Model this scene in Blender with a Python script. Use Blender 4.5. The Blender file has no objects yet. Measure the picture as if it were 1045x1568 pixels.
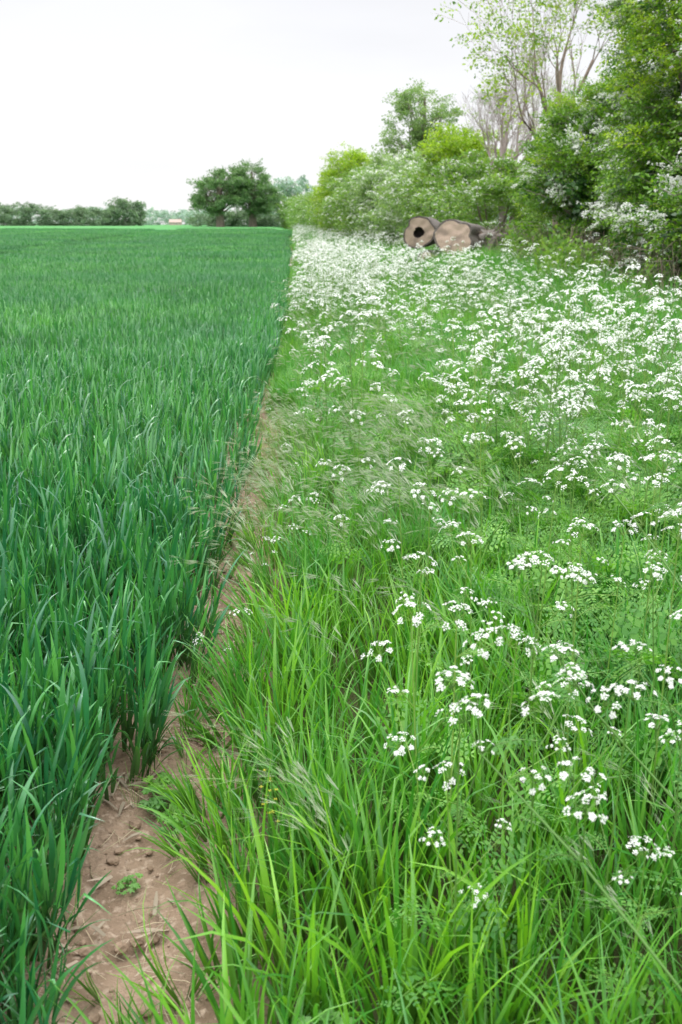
import bpy, math, random
import numpy as np
from mathutils import Vector, Matrix, Euler, noise as mn
random.seed(7); np.random.seed(7)
R=random.random
def U(a,b): return a+(b-a)*random.random()
def sm(a,b,x):
    t=max(0.0,min(1.0,(x-a)/(b-a))); return t*t*(3-2*t)
scene=bpy.context.scene
def link(o,parent=None):
    scene.collection.objects.link(o)
    if parent: o.parent=parent
    return o
def empty(name):
    o=bpy.data.objects.new(name,None); o.empty_display_size=.3; return link(o)

# ------------------------------------------------------------------ terrain
EY=[0,1.5,2.0,2.40,2.65,3.3,5.3,10,16,45,150]
EL=[-.47,-.48,-.52,-.57,-.43,-.375,-.345,-.26,-.17,-.18,-.2]
ER=[-.34,-.34,-.34,-.33,-.30,-.28,-.25,-.18,-.10,-.06,-.05]
def wedge(y): return float(np.interp(y,EY,EL))+.02*math.sin(y*2.3)+.015*math.sin(y*5.1+1)
def gedge(y): return float(np.interp(y,EY,ER))+.025*math.sin(y*3.1+2)+.02*math.sin(y*7.7)
def G(y): return 1.05*sm(45,175,y)
def gz(x,y):
    z=.40*sm(1.5,6.0,x)*sm(6,22,y)+G(y)
    z+=.33*sm(100,125,y)*sm(0,-3,x)
    z+=.02*mn.noise(Vector((x*.4,y*.4,0)))
    return z

# ------------------------------------------------------------------ materials
def newmat(name):
    m=bpy.data.materials.new(name); m.use_nodes=True
    nt=m.node_tree; nt.nodes.clear(); return m,nt
def N(nt,t,**k):
    n=nt.nodes.new(t)
    for a,b in k.items(): setattr(n,a,b)
    return n
def mixc(nt,fac,a,b,mode='MIX'):
    n=N(nt,'ShaderNodeMix',data_type='RGBA',blend_type=mode)
    for s,v in ((0,fac),(6,a),(7,b)):
        if isinstance(v,(int,float)): n.inputs[s].default_value=v
        elif isinstance(v,tuple): n.inputs[s].default_value=(*v,1) if len(v)==3 else v
        else: nt.links.new(v,n.inputs[s])
    return n.outputs[2]
def maprange(nt,v,a,b,c=0,d=1):
    n=N(nt,'ShaderNodeMapRange'); nt.links.new(v,n.inputs[0])
    for i,x in enumerate((a,b,c,d)): n.inputs[i+1].default_value=x
    return n.outputs[0]
def noise(nt,vec,scale,detail=3):
    n=N(nt,'ShaderNodeTexNoise'); n.inputs['Scale'].default_value=scale; n.inputs['Detail'].default_value=detail
    if vec is not None: nt.links.new(vec,n.inputs['Vector'])
    return n.outputs[0]
def leafmat(name,cA,cB,low=None,lowr=(0,.5),rough=.45,trans=.3,spec=.5,patch=None,pscale=.35,tint=None,tcol=(1.25,1.35,.6),var=.25):
    m,nt=newmat(name); L=nt.links
    out=N(nt,'ShaderNodeOutputMaterial'); 
    at=N(nt,'ShaderNodeAttribute',attribute_name='r'); 
    a1=N(nt,'ShaderNodeAttribute',attribute_name='rnd'); a2=N(nt,'ShaderNodeAttribute',attribute_name='rnd',attribute_type='INSTANCER')
    ad=N(nt,'ShaderNodeMath',operation='ADD'); L.new(a1.outputs['Fac'],ad.inputs[0]); L.new(a2.outputs['Fac'],ad.inputs[1])
    c=mixc(nt,at.outputs['Fac'],cA,cB)
    if var:
        hv=N(nt,'ShaderNodeHueSaturation'); L.new(c,hv.inputs['Color'])
        L.new(maprange(nt,ad.outputs[0],0,1,1-var,1+var),hv.inputs['Value'])
        L.new(maprange(nt,ad.outputs[0],0,1,.512,.488),hv.inputs['Hue'])
        c=hv.outputs[0]
    if patch:
        geo=N(nt,'ShaderNodeNewGeometry')
        f=maprange(nt,noise(nt,geo.outputs['Position'],pscale,1),.4,.62,0,.7)
        c=mixc(nt,f,c,patch)
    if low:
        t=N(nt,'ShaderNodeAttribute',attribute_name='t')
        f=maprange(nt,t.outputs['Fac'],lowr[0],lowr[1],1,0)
        c=mixc(nt,f,c,low)  # shade low in the sward mixed into the blade colour
    p=N(nt,'ShaderNodeBsdfPrincipled'); L.new(c,p.inputs['Base Color'])
    p.inputs['Roughness'].default_value=rough
    p.inputs['Specular IOR Level'].default_value=spec
    if tint: p.inputs['Specular Tint'].default_value=(*tint,1)
    tr=N(nt,'ShaderNodeBsdfTranslucent')
    tc=mixc(nt,1.0,c,tcol,'MULTIPLY') if tcol else c
    L.new(tc,tr.inputs['Color'])
    mx=N(nt,'ShaderNodeMixShader'); mx.inputs[0].default_value=trans
    L.new(p.outputs[0],mx.inputs[1]); L.new(tr.outputs[0],mx.inputs[2]); L.new(mx.outputs[0],out.inputs[0])
    return m
def simple(name,c,c2=None,scale=8,rough=.8,bump=0,bscale=20):
    m,nt=newmat(name); L=nt.links
    out=N(nt,'ShaderNodeOutputMaterial'); p=N(nt,'ShaderNodeBsdfPrincipled'); L.new(p.outputs[0],out.inputs[0])
    geo=N(nt,'ShaderNodeNewGeometry')
    if c2:
        L.new(mixc(nt,maprange(nt,noise(nt,geo.outputs['Position'],scale,5),.35,.65),c,c2),p.inputs['Base Color'])
    else: p.inputs['Base Color'].default_value=(*c,1)
    p.inputs['Roughness'].default_value=rough
    if bump:
        b=N(nt,'ShaderNodeBump'); b.inputs['Strength'].default_value=bump; b.inputs['Distance'].default_value=.02
        L.new(noise(nt,geo.outputs['Position'],bscale,6),b.inputs['Height']); L.new(b.outputs[0],p.inputs['Normal'])
    return m

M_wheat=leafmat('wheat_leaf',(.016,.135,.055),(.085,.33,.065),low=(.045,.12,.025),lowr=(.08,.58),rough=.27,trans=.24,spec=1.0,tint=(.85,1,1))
M_wheatfar=leafmat('wheat_leaf_far',(.035,.18,.065),(.12,.37,.095),low=(.03,.11,.035),lowr=(.1,.7),rough=.34,trans=.24,spec=.9,patch=(.055,.23,.095),pscale=.15,var=.3)  # albedo raised so the far wheat colour carries haze
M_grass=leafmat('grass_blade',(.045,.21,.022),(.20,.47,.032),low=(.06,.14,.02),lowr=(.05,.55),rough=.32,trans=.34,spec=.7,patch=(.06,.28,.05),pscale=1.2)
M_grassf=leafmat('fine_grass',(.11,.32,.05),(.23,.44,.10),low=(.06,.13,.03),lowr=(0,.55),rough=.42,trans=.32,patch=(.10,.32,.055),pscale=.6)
M_brome=leafmat('brome_awns',(.38,.48,.29),(.62,.68,.52),rough=.4,trans=.35,tcol=None,var=.1)
M_bstem=leafmat('brome_stem',(.20,.38,.12),(.30,.45,.18),rough=.4,trans=.2)
M_pstem=leafmat('parsley_stem',(.13,.29,.045),(.20,.35,.07),rough=.5,trans=.15)
M_pleaf=leafmat('parsley_leaf',(.06,.22,.03),(.15,.36,.05),rough=.5,trans=.35)
M_petal=leafmat('white_petal',(.84,.86,.81),(.93,.93,.92),rough=.7,trans=.4,spec=.2,tcol=None,var=0)
M_yel=leafmat('yellow_petal',(.75,.62,.04),(.8,.7,.06),rough=.6,trans=.3)
M_weed=leafmat('weed_leaf',(.10,.28,.05),(.17,.38,.07),rough=.5,trans=.3)
M_straw=leafmat('straw',(.42,.34,.22),(.55,.47,.34),rough=.6,trans=.1,tcol=None)
M_dry=leafmat('dry_stem',(.26,.20,.14),(.38,.31,.23),rough=.7,trans=.1,tcol=None)
M_haw=leafmat('hawthorn_leaf',(.06,.18,.018),(.21,.39,.032),rough=.42,trans=.3)
M_lime=leafmat('spring_leaf',(.21,.37,.02),(.36,.50,.035),rough=.5,trans=.38)
M_mid=leafmat('hedge_leaf',(.10,.24,.035),(.22,.36,.06),rough=.5,trans=.32)
M_pale=leafmat('pale_hedge_leaf',(.16,.29,.09),(.27,.40,.15),rough=.5,trans=.35)
M_oak=leafmat('oak_leaf',(.09,.20,.07),(.16,.29,.10),rough=.5,trans=.25)
M_far=leafmat('far_hedge_leaf',(.13,.22,.13),(.19,.29,.17),rough=.6,trans=.2)  # paler, bluer green: distance haze put into the leaf colour
M_haze=leafmat('hazed_tree_leaf',(.30,.42,.38),(.38,.50,.45),rough=.8,trans=.2)  # atmospheric haze painted as a pale bluish leaf colour, no volume
M_dark=leafmat('shade_dark_leaf',(.025,.085,.018),(.06,.15,.028),rough=.35,trans=.15)  # dark leaf colour standing in for shade inside the hawthorn crowns
M_bark=simple('bark',(.26,.20,.17),(.13,.11,.09),6,.9,.6,18)
M_barkp=simple('pale_bark',(.34,.26,.22),(.20,.16,.13),5,.9,.4,15)
M_twig=simple('twig_bark',(.38,.32,.30),(.25,.20,.18),5,.9)

# ------------------------------------------------------------------ mesh builder
class MB:
    def __init__(s): s.v=[];s.f=[];s.m=[];s.t=[];s.r=[]
    def build(s,name,mats,smooth=True):
        me=bpy.data.meshes.new(name); me.from_pydata([tuple(a) for a in s.v],[],s.f)
        for m in mats: me.materials.append(m)
        me.polygons.foreach_set('material_index',s.m)
        if smooth: me.polygons.foreach_set('use_smooth',[True]*len(s.f))
        for n,d in (('t',s.t),('r',s.r)):
            a=me.attributes.new(n,'FLOAT','POINT'); a.data.foreach_set('value',d)
        me.update()
        return bpy.data.objects.new(name,me)
    def poly(s,pts,mat,t=1,r=.5):
        b=len(s.v)
        for p in pts: s.v.append(tuple(p)); s.t.append(t); s.r.append(r)
        s.f.append(tuple(range(b,b+len(pts)))); s.m.append(mat)
    def tube(s,pts,rad,n=3,mat=0,r=.5,cap=False):
        b=len(s.v); k=len(pts)
        for i,p in enumerate(pts):
            p=Vector(p)
            d=(Vector(pts[min(i+1,k-1)])-Vector(pts[max(i-1,0)]))
            if d.length<1e-6: d=Vector((0,0,1))
            d.normalize()
            a=d.orthogonal() if abs(d.z)<.9 else d.cross(Vector((0,1,0)))
            a.normalize(); c=d.cross(a)
            for j in range(n):
                w=2*math.pi*j/n
                q=p+(a*math.cos(w)+c*math.sin(w))*rad[i]
                s.v.append(tuple(q)); s.t.append(min(1,max(0,q.z*2))); s.r.append(r)
        for i in range(k-1):
            for j in range(n):
                j2=(j+1)%n
                s.f.append((b+i*n+j,b+i*n+j2,b+(i+1)*n+j2,b+(i+1)*n+j)); s.m.append(mat)
    def blade(s,p,az,L,w,tilt,curl,segs=5,fold=True,mat=0,r=.5,twist=0,H=.5,kink=None):
        b=len(s.v); x,y,z=p
        ca,sa=math.cos(az),math.sin(az); ds=L/segs
        nc=3 if fold else 2
        for i in range(segs+1):
            q=i/segs
            th=tilt+curl*q**1.6
            if kink and q>kink: th+=1.3
            tw=twist*q
            wd=w*.5*min(1,.55+q*2.2)*max(0.02,(1-q**2.6))
            sx,sy=-sa*math.cos(tw)+ca*math.sin(tw)*.6, ca*math.cos(tw)+sa*math.sin(tw)*.6
            nx,ny,nz=-math.cos(th)*ca,-math.cos(th)*sa,math.sin(th)
            cols=((-1,0),(0,-.35),(1,0)) if fold else ((-1,0),(1,0))
            for (u,o) in cols:
                s.v.append((x+sx*u*wd+nx*o*wd,y+sy*u*wd+ny*o*wd,z+nz*o*wd-math.sin(tw)*u*wd*.4))
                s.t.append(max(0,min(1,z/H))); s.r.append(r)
            x+=math.sin(th)*ca*ds; y+=math.sin(th)*sa*ds; z+=math.cos(th)*ds
        for i in range(segs):
            for j in range(nc-1):
                a=b+i*nc+j
                s.f.append((a,a+1,a+nc+1,a+nc)); s.m.append(mat)
# ------------------------------------------------------------------ instancer
def proto_coll(name,objs):
    c=bpy.data.collections.new(name)
    for i,o in enumerate(objs):
        o.name='%s_p%02d'%(name,i); c.objects.link(o)
    return c
def instancer(name,coll,inst,parent=None,real=False):
    n=len(inst); A=np.array(inst,dtype=float).reshape(n,8)
    me=bpy.data.meshes.new(name); me.vertices.add(n)
    me.vertices.foreach_set('co',A[:,0:3].astype(np.float32).ravel())
    a=me.attributes.new('rot','FLOAT_VECTOR','POINT'); a.data.foreach_set('vector',A[:,3:6].astype(np.float32).ravel())
    a=me.attributes.new('scl','FLOAT','POINT'); a.data.foreach_set('value',A[:,6].astype(np.float32))
    a=me.attributes.new('idx','INT','POINT'); a.data.foreach_set('value',A[:,7].astype(np.int32))
    a=me.attributes.new('rnd','FLOAT','POINT'); a.data.foreach_set('value',np.random.rand(n).astype(np.float32))
    o=bpy.data.objects.new(name,me); link(o,parent)
    g=bpy.data.node_groups.new(name+'_gn','GeometryNodeTree')
    g.interface.new_socket('Geometry',in_out='INPUT',socket_type='NodeSocketGeometry')
    g.interface.new_socket('Geometry',in_out='OUTPUT',socket_type='NodeSocketGeometry')
    gi=g.nodes.new('NodeGroupInput'); go=g.nodes.new('NodeGroupOutput')
    ip=g.nodes.new('GeometryNodeInstanceOnPoints'); ci=g.nodes.new('GeometryNodeCollectionInfo')
    ci.inputs['Collection'].default_value=coll; ci.inputs['Separate Children'].default_value=True; ci.inputs['Reset Children'].default_value=True
    ip.inputs['Pick Instance'].default_value=True
    def na(nm,dt):
        q=g.nodes.new('GeometryNodeInputNamedAttribute'); q.data_type=dt; q.inputs['Name'].default_value=nm
        return q.outputs['Attribute']
    er=g.nodes.new('FunctionNodeEulerToRotation')
    g.links.new(na('rot','FLOAT_VECTOR'),er.inputs[0]); g.links.new(er.outputs[0],ip.inputs['Rotation'])
    g.links.new(na('scl','FLOAT'),ip.inputs['Scale']); g.links.new(na('idx','INT'),ip.inputs['Instance Index'])
    g.links.new(gi.outputs[0],ip.inputs['Points']); g.links.new(ci.outputs[0],ip.inputs['Instance'])
    if real:
        rz=g.nodes.new('GeometryNodeRealizeInstances'); g.links.new(ip.outputs[0],rz.inputs[0]); g.links.new(rz.outputs[0],go.inputs[0])
    else: g.links.new(ip.outputs[0],go.inputs[0])
    md=o.modifiers.new('inst','NODES'); md.node_group=g
    return o
def leanrot(spin,lean,az):
    ax=Vector((-math.sin(az),math.cos(az),0))
    e=(Matrix.Rotation(lean,3,ax)@Matrix.Rotation(spin,3,'Z')).to_euler()
    return (e.x,e.y,e.z)

# ------------------------------------------------------------------ ground
def axis(segs):
    out=[segs[0][0]]
    for a,b,st in segs:
        n=max(1,int(round((b-a)/st)))
        out+= [a+(b-a)*(i+1)/n for i in range(n)]
    return out
xs=axis([(-2500,-300,550),(-300,-60,40),(-60,-10,5),(-10,-1.2,.8),(-1.2,.4,.02),(.4,2,.16),(2,12,1),(12,60,8),(60,300,60),(300,2500,550)])
ys=axis([(-60,-4,8),(-4,1.2,.65),(1.2,5,.025),(5,9,.08),(9,30,1),(30,200,5),(200,400,30),(400,3500,620)])
gm=MB()
nx=len(xs)
for y in ys:
    for x in xs:
        z=gz(x,y)
        if -1.3<x<.6 and 1<y<10:
            v=Vector((x,y,0))
            z+=.016*mn.noise(v*9)+.014*mn.noise(v*24)+.007*mn.noise(v*60)
            cx=(wedge(y)+gedge(y))/2
            z+=-.02*math.exp(-((x-cx)/.12)**2)+.01
        gm.v.append((x,y,z)); gm.t.append(0); gm.r.append(0)
for j in range(len(ys)-1):
    for i in range(nx-1):
        a=j*nx+i; gm.f.append((a,a+1,a+nx+1,a+nx)); gm.m.append(0)
m,nt=newmat('soil_and_turf'); L=nt.links
out=N(nt,'ShaderNodeOutputMaterial'); p=N(nt,'ShaderNodeBsdfPrincipled'); L.new(p.outputs[0],out.inputs[0])
geo=N(nt,'ShaderNodeNewGeometry'); pos=geo.outputs['Position']
sep=N(nt,'ShaderNodeSeparateXYZ'); L.new(pos,sep.inputs[0])
n1=noise(nt,pos,7,6); n2=noise(nt,pos,45,5)
soil=mixc(nt,maprange(nt,n1,.35,.65),(.34,.245,.175),(.20,.14,.095))
soil=mixc(nt,maprange(nt,n2,.55,.7),soil,(.44,.34,.26))
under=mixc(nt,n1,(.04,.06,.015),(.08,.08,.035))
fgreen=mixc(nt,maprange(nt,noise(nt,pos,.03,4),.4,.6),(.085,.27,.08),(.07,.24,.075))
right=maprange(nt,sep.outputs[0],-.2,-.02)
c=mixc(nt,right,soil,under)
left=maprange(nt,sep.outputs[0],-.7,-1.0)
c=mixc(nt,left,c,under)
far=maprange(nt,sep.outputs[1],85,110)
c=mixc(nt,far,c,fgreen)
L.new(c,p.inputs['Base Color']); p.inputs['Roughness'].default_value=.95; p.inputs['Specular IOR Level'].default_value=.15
b=N(nt,'ShaderNodeBump'); b.inputs['Strength'].default_value=1.0; b.inputs['Distance'].default_value=.015
L.new(noise(nt,pos,60,8),b.inputs['Height']); L.new(b.outputs[0],p.inputs['Normal'])
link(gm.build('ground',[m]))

# ------------------------------------------------------------------ wheat
def tiller(mb,px,py,nl,segs,fold,ws=1.0,H=.5,stem=False):
    h=U(.80,1.14)
    la=U(0,6.28); ll=U(0,.05)
    st=[(px,py,-.02),(px+ll*.5*math.cos(la),py+ll*.5*math.sin(la),.17*h),(px+ll*math.cos(la),py+ll*math.sin(la),.33*h)]
    if stem: mb.tube(st,[.0032,.0026,.0014],3,0,r=.2)
    az=U(0,6.28)
    for i in range(nl):
        q=(i+.6)/nl; z=.31*h*q*.98
        fx=px+ll*math.cos(la)*q; fy=py+ll*math.sin(la)*q
        az+=math.pi+U(-.6,.6)
        Lf=U(.14,.22)*h; 
        tilt=U(.03,.32); curl=U(.05,.7) if R()<.78 else U(.9,2.0)
        if q<.4: curl+=.6; Lf*=1.0
        mb.blade((fx,fy,z),az,Lf,U(.011,.0185)*ws,tilt,curl,segs,fold,0,R(),U(-1.1,1.1),H,kink=(U(.6,.8) if R()<.06 else None))
pr=[]
for i in range(16):
    mb=MB(); tiller(mb,0,0,5,6,True,stem=True); tiller(mb,U(-.03,.03),U(-.03,.03),5,6,True)
    for q in range(3): mb.blade((U(-.01,.01),U(-.01,.01),.01),U(0,6.28),U(.18,.30),U(.009,.014),U(.1,.4),U(.2,1.0),5,True,0,R(),U(-1,1),.5)
    pr.append(mb.build('w',[M_wheat]))
C_w0=proto_coll('wheat_plants',pr)
pr=[]
for i in range(12):
    mb=MB(); tiller(mb,0,0,4,4,False,1.0); tiller(mb,U(-.04,.04),U(-.04,.04),4,4,False,1.0)
    pr.append(mb.build('w',[M_wheatfar if i%2 else M_wheat]))
C_w0b=proto_coll('wheat_plants_b',pr)
pr=[]
for i in range(5):
    mb=MB()
    for k in range(80):
        a=U(0,6.28); q=.36*math.sqrt(R()); tiller(mb,q*math.cos(a),q*math.sin(a),4,3,False,1.15)
    pr.append(mb.build('w',[M_wheatfar]))
C_w1=proto_coll('wheat_patches',pr)
pr=[]
for i in range(4):
    mb=MB()
    for k in range(300):
        a=U(0,6.28); q=1.2*math.sqrt(R()); tiller(mb,q*math.cos(a),q*math.sin(a),3,2,False,2.8)
    pr.append(mb.build('w',[M_wheatfar]))
C_w2=proto_coll('wheat_swathes',pr)
wf=empty('wheat_field')
def leftlim(y): return -(.38*y+1.0)
ia=[];ib=[]
for k in range(int(330*9.6*5.0)):
    y=U(.75,10.2); x=U(-5.3,-.3)
    if x<leftlim(y) or x>wedge(y): continue
    if x*x+y*y<.75: continue
    if y>2.8 and R()<.2: continue
    x=round(x/.125)*.125+random.gauss(0,.028)
    e=wedge(y)-x
    if e<0: continue
    if e<.05 and R()<.3: continue
    pt=.5+.5*mn.noise(Vector((x*1.3,y*1.0,3)))
    s=U(.80,1.10)*(1-.12*sm(.12,0,e))*(.86+.24*pt)
    ln=U(0,.12)+(.22*sm(.15,0,e)); la=(0 if R()<.7 else U(0,6.28)) if e<.15 else U(-.5,1.2)
    rot=leanrot(U(0,6.28),ln,la)
    if y<5: ia.append((x,y,gz(x,y),*rot,s,random.randrange(16)))
    elif R()<.8: ib.append((x,y,gz(x,y),*rot,s,random.randrange(12)))
for k in range(2600):
    y=10+ (45-10)*R()**1.5; e=U(0,.45); x=wedge(y)-e
    ib.append((x,y,gz(x,y),*leanrot(U(0,6.28),U(0,.12),0),U(.85,1.05),random.randrange(12)))
instancer('wheat_plants_near',C_w0,ia,wf,True)
instancer('wheat_plants_next',C_w0b,ib,wf,True)
inst=[]
y=10.0
while y<34:
    x=wedge(y)-.43
    while x>leftlim(y)-1.5:
        pn=.5+.5*mn.noise(Vector((x*.35,y*.2,9)))*1.4
        inst.append((x+U(-.1,.1),y+U(-.1,.1),gz(x,y),0,0,U(0,6.28),U(.90,1.02)*(.86+.24*pn),random.randrange(5)))
        x-=.50
    y+=.48
instancer('wheat_patches_mid',C_w1,inst,wf,True)
inst=[]
y=33.0
while y<122:
    x=wedge(y)-1.25
    while x>-(.42*y+5):
        pn=.5+.5*mn.noise(Vector((x*.08,y*.05,5)))*1.3
        tr = 1.0
        for tx in (-14.0,-15.8,-38.0,-39.8):
            if abs(x-tx)<.8: tr=.68
        inst.append((x+U(-.3,.3),y+U(-.3,.3),gz(x,y)-.33*sm(100,125,y)*.6,0,0,U(0,6.28),U(.90,1.0)*(.84+.3*pn)*tr,random.randrange(4)))
        x-=1.75
    y+=1.7
instancer('wheat_patches_far',C_w2,inst,wf)

# ------------------------------------------------------------------ margin grass
def tuft(nb,rad,L0,L1,w0,w1,segs,fold,mat=0,tl=.35,H=.4):
    mb=MB(); 
    for k in range(nb):
        a=U(0,6.28); q=rad*math.sqrt(R())
        curl=U(.1,.8) if R()<.72 else U(1.0,2.0)
        mb.blade((q*math.cos(a),q*math.sin(a),-.01),a+U(-1,1),U(L0,L1),U(w0,w1),U(.02,tl),curl,segs,fold,mat,R(),U(-1.2,1.2),H,kink=(U(.5,.8) if R()<.05 else None))
    return mb
pr=[tuft(9,.04,.24,.52,.008,.0185,6,True,tl=.30).build('g',[M_grass]) for i in range(10)]
pr+=[tuft(13,.05,.22,.50,.003,.0055,5,False,tl=.5).build('g',[M_grassf]) for i in range(6)]
C_g0=proto_coll('grass_tufts',pr)
pr=[]
for i in range(6):
    mb=MB()
    for k in range(330):
        a=U(0,6.28); q=.5*math.sqrt(R()); fine=R()<.5
        curl=U(.2,1.0) if R()<.6 else U(1.1,2.1)
        mb.blade((q*math.cos(a),q*math.sin(a),0),U(0,6.28),U(.25,.52),U(.006,.009) if fine else U(.010,.016),U(.02,.5),curl,3,False,1 if fine else 0,R(),U(-1,1),.4)
    pr.append(mb.build('g',[M_grass,M_grassf]))
C_g1=proto_coll('grass_patches',pr)
mg=empty('field_margin_grass')
inst=[]
def rightlim(y): return .38*y+1.0
for k in range(int(150*8.4*4.9)):
    y=U(.80,9.1); x=U(-.4,4.5)
    e=x-gedge(y)
    if e<0 or x>rightlim(y): continue
    if x*x+y*y<.8: continue
    if y>5 and R()<.25: continue
    ed=sm(0,.25,e)
    s=U(.78,1.12)*(.50+.50*ed)*(.92+.30*mn.noise(Vector((x*2,y*2,4))))
    if y>4: s*=.92
    coarse=R()< (.88 if y<3.2 else .88-.48*sm(3.2,5.5,y))
    if e<.08 and R()<.2: continue
    ln=U(0,.18)+.5*(1-ed); la=math.pi+U(-.9,.9) if R()<.6+.3*(1-ed) else U(0,6.28)
    inst.append((x,y,gz(x,y),*leanrot(U(0,6.28),ln,la),s,random.randrange(10) if coarse else 10+random.randrange(6)))
for k in range(1300):
    y=9+26*R()**1.4; e=U(0,.35); x=gedge(y)+e
    inst.append((x,y,gz(x,y),*leanrot(U(0,6.28),U(.0,.4),math.pi+U(-1,1)),U(.5,.8),random.randrange(16)))
for k in range(60):
    y=U(1.6,9); x=U(wedge(y),gedge(y)); inst.append((x,y,gz(x,y),*leanrot(U(0,6.28),U(.1,.6),U(0,6.28)),U(.25,.5),random.randrange(16)))
instancer('grass_tufts_near',C_g0,inst,mg,True)
inst=[]
y=8.9
while y<150:
    st=.6 if y<30 else (.9 if y<60 else 1.5)
    x=gedge(y)+.5
    xm=min(.38*y+1.5, 8 if y<60 else 6)
    while x<xm:
        ed=sm(.3,1.0,x-gedge(y))
        inst.append((x+U(-.15,.15),y+U(-.15,.15),gz(x,y),*leanrot(U(0,6.28),U(0,.15),math.pi+U(-.8,.8)),U(.85,1.15)*(.65+.35*ed)*(1 if y<60 else 1.4)*(1+.5*sm(3.2,5,x)*sm(12,16,y)*sm(40,30,y)),random.randrange(6)))
        x+=st
    y+=st
instancer('grass_patches_far',C_g1,inst,mg,True)

# ------------------------------------------------------------------ cow parsley
def perp(d):
    a=d.orthogonal().normalized(); return a,d.cross(a)
def umbel(mb,c,d,Rr,lod):
    c=Vector(c); d=Vector(d).normalized(); a,b=perp(d)
    nr={0:random.randint(8,12),1:random.randint(7,10),2:6}[lod]
    base=c-d*Rr*.85
    for i in range(nr):
        if i<2: q=U(0,.35)
        else: q=U(.55,1.05)
        w=i*2.4+U(-.35,.35)
        top=c+(a*math.cos(w)+b*math.sin(w))*Rr*q+d*(-.50*Rr*q*q)+Vector((0,0,U(-.007,.007)))
        if lod==0: mb.tube([base,(base+top)/2+d*.003,top],[.0010,.0008,.0006],3,0,r=R())
        elif lod==1:
            wv=(top-base).cross(Vector((0,1,0))).normalized()*.0009; mb.poly([base-wv,base+wv,top+wv,top-wv],0,1,R())
        nd=(top-base).normalized()*.75+d*.45; nd.normalize(); e,f=perp(nd)
        ur={0:U(.007,.0115),1:.0115,2:.016}[lod]*(Rr/.045)
        nf={0:random.randint(8,13),1:6,2:2}[lod]
        for k in range(nf):
            rr=ur*math.sqrt((k+.4)/nf); ww=k*2.4
            p=top+(e*math.cos(ww)+f*math.sin(ww))*rr+nd*(.006-.35*rr+U(0,.003))
            fr={0:U(.0028,.0042),1:.0055,2:.014}[lod]*(Rr/.045)**.5
            fn=nd+Vector((U(-.6,.6),U(-.6,.6),U(-.2,.5))); fn.normalize(); g,h=perp(fn); w0=U(0,6.28)
            if lod==0:
                pts=[]
                for j in range(10):
                    rj=fr if j%2==0 else fr*.6
                    pts.append(p+(g*math.cos(w0+j*.6283)+h*math.sin(w0+j*.6283))*rj)
                mb.poly(pts,1,1,R())
            else:
                ns=5 if lod==1 else 4
                mb.poly([p+(g*math.cos(w0+j*6.283/ns)+h*math.sin(w0+j*6.283/ns))*fr*U(.8,1.1) for j in range(ns)],1,1,R())
def fern(mb,p,az,L,tilt,mat=2,big=False):
    p=Vector(p); ca,sa=math.cos(az),math.sin(az); side=Vector((-sa,ca,0))
    pts=[]; q=p.copy()
    for i in range(7):
        th=tilt+.9*(i/6)**1.3; dr=Vector((math.sin(th)*ca,math.sin(th)*sa,math.cos(th)))
        pts.append((q.copy(),dr)); q=q+dr*L/6
    mb.tube([a for a,_ in pts[::2]],[.0016]*4,3,0,r=.4)
    for i in range(2,7):
        c,dr=pts[i]; pl=L*.42*(1-(i-2)/5.5)
        for sg in (-1,1):
            pd=(side*sg+dr*.5).normalized(); up=pd.cross(dr)*sg
            for k in range(4):
                cc=c+pd*pl*(k+.5)/4
                ll=pl*.34*(1-k/6)
                for s2 in (-1,1):
                    ld=(dr*s2*.8+pd*.7).normalized(); wv=ld.cross(up).normalized()*ll*.28
                    dz=Vector((0,0,U(-.006,.006)))
                    mb.poly([cc,cc+ld*ll*.5+wv+dz,cc+ld*ll,cc+ld*ll*.5-wv],mat,1,R())
def parsley(lod,nside,lf=3,hi=False):
    mb=MB()
    bx,by=U(-.10,.10),U(-.10,.10)
    P=lambda q:Vector((bx*(1-q)**1.3,by*(1-q)**1.3,q))
    ns=5
    mb.tube([P(i/ns)*1 if i<ns else Vector((0,0,.965)) for i in range(ns+1)],[.0036-.0018*i/ns for i in range(ns+1)],4 if lod==0 else 3,0,r=R())
    umbel(mb,(0,0,1.0),(U(-.4,.4),U(-.5,.2),1),U(.048,.066) if lod==0 else U(.040,.058),lod)
    az=U(0,6.28)
    for k in range(nside):
        q=U(.38,.85); s=P(q); az+=2.4+U(-.4,.4)
        ln=U(.10,.26); up=U(.7,1.8)
        d=Vector((math.cos(az),math.sin(az),up)).normalized()
        e=s+d*ln; e2=e+Vector((d.x*.3,d.y*.3,1)).normalized()*ln*U(.2,.6)
        mb.tube([s,e,e2-Vector((0,0,.02))],[.0020,.0016,.0011],3,0,r=R())
        umbel(mb,e2,(d.x*.6,d.y*.6,1),U(.024,.048),lod)
        if lod==0 and R()<.6: fern(mb,s,az+.3,U(.07,.12),.9)
    for k in range(lf):
        q=U(.02,.45); s=P(q)
        if lod<2: fern(mb,s,U(0,6.28),U(.18,.34),U(.4,.9))
    return mb.build('p',[M_pstem,M_petal,M_pleaf])
C_p0=proto_coll('cow_parsley_plants',[parsley(0,1+i%4,2) for i in range(10)])
C_p1=proto_coll('cow_parsley_mid',[parsley(1,4+i%5,2) for i in range(8)])
C_p2=proto_coll('cow_parsley_far',[parsley(2,6+i%4,0) for i in range(6)])
cp=empty('cow_parsley')
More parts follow.
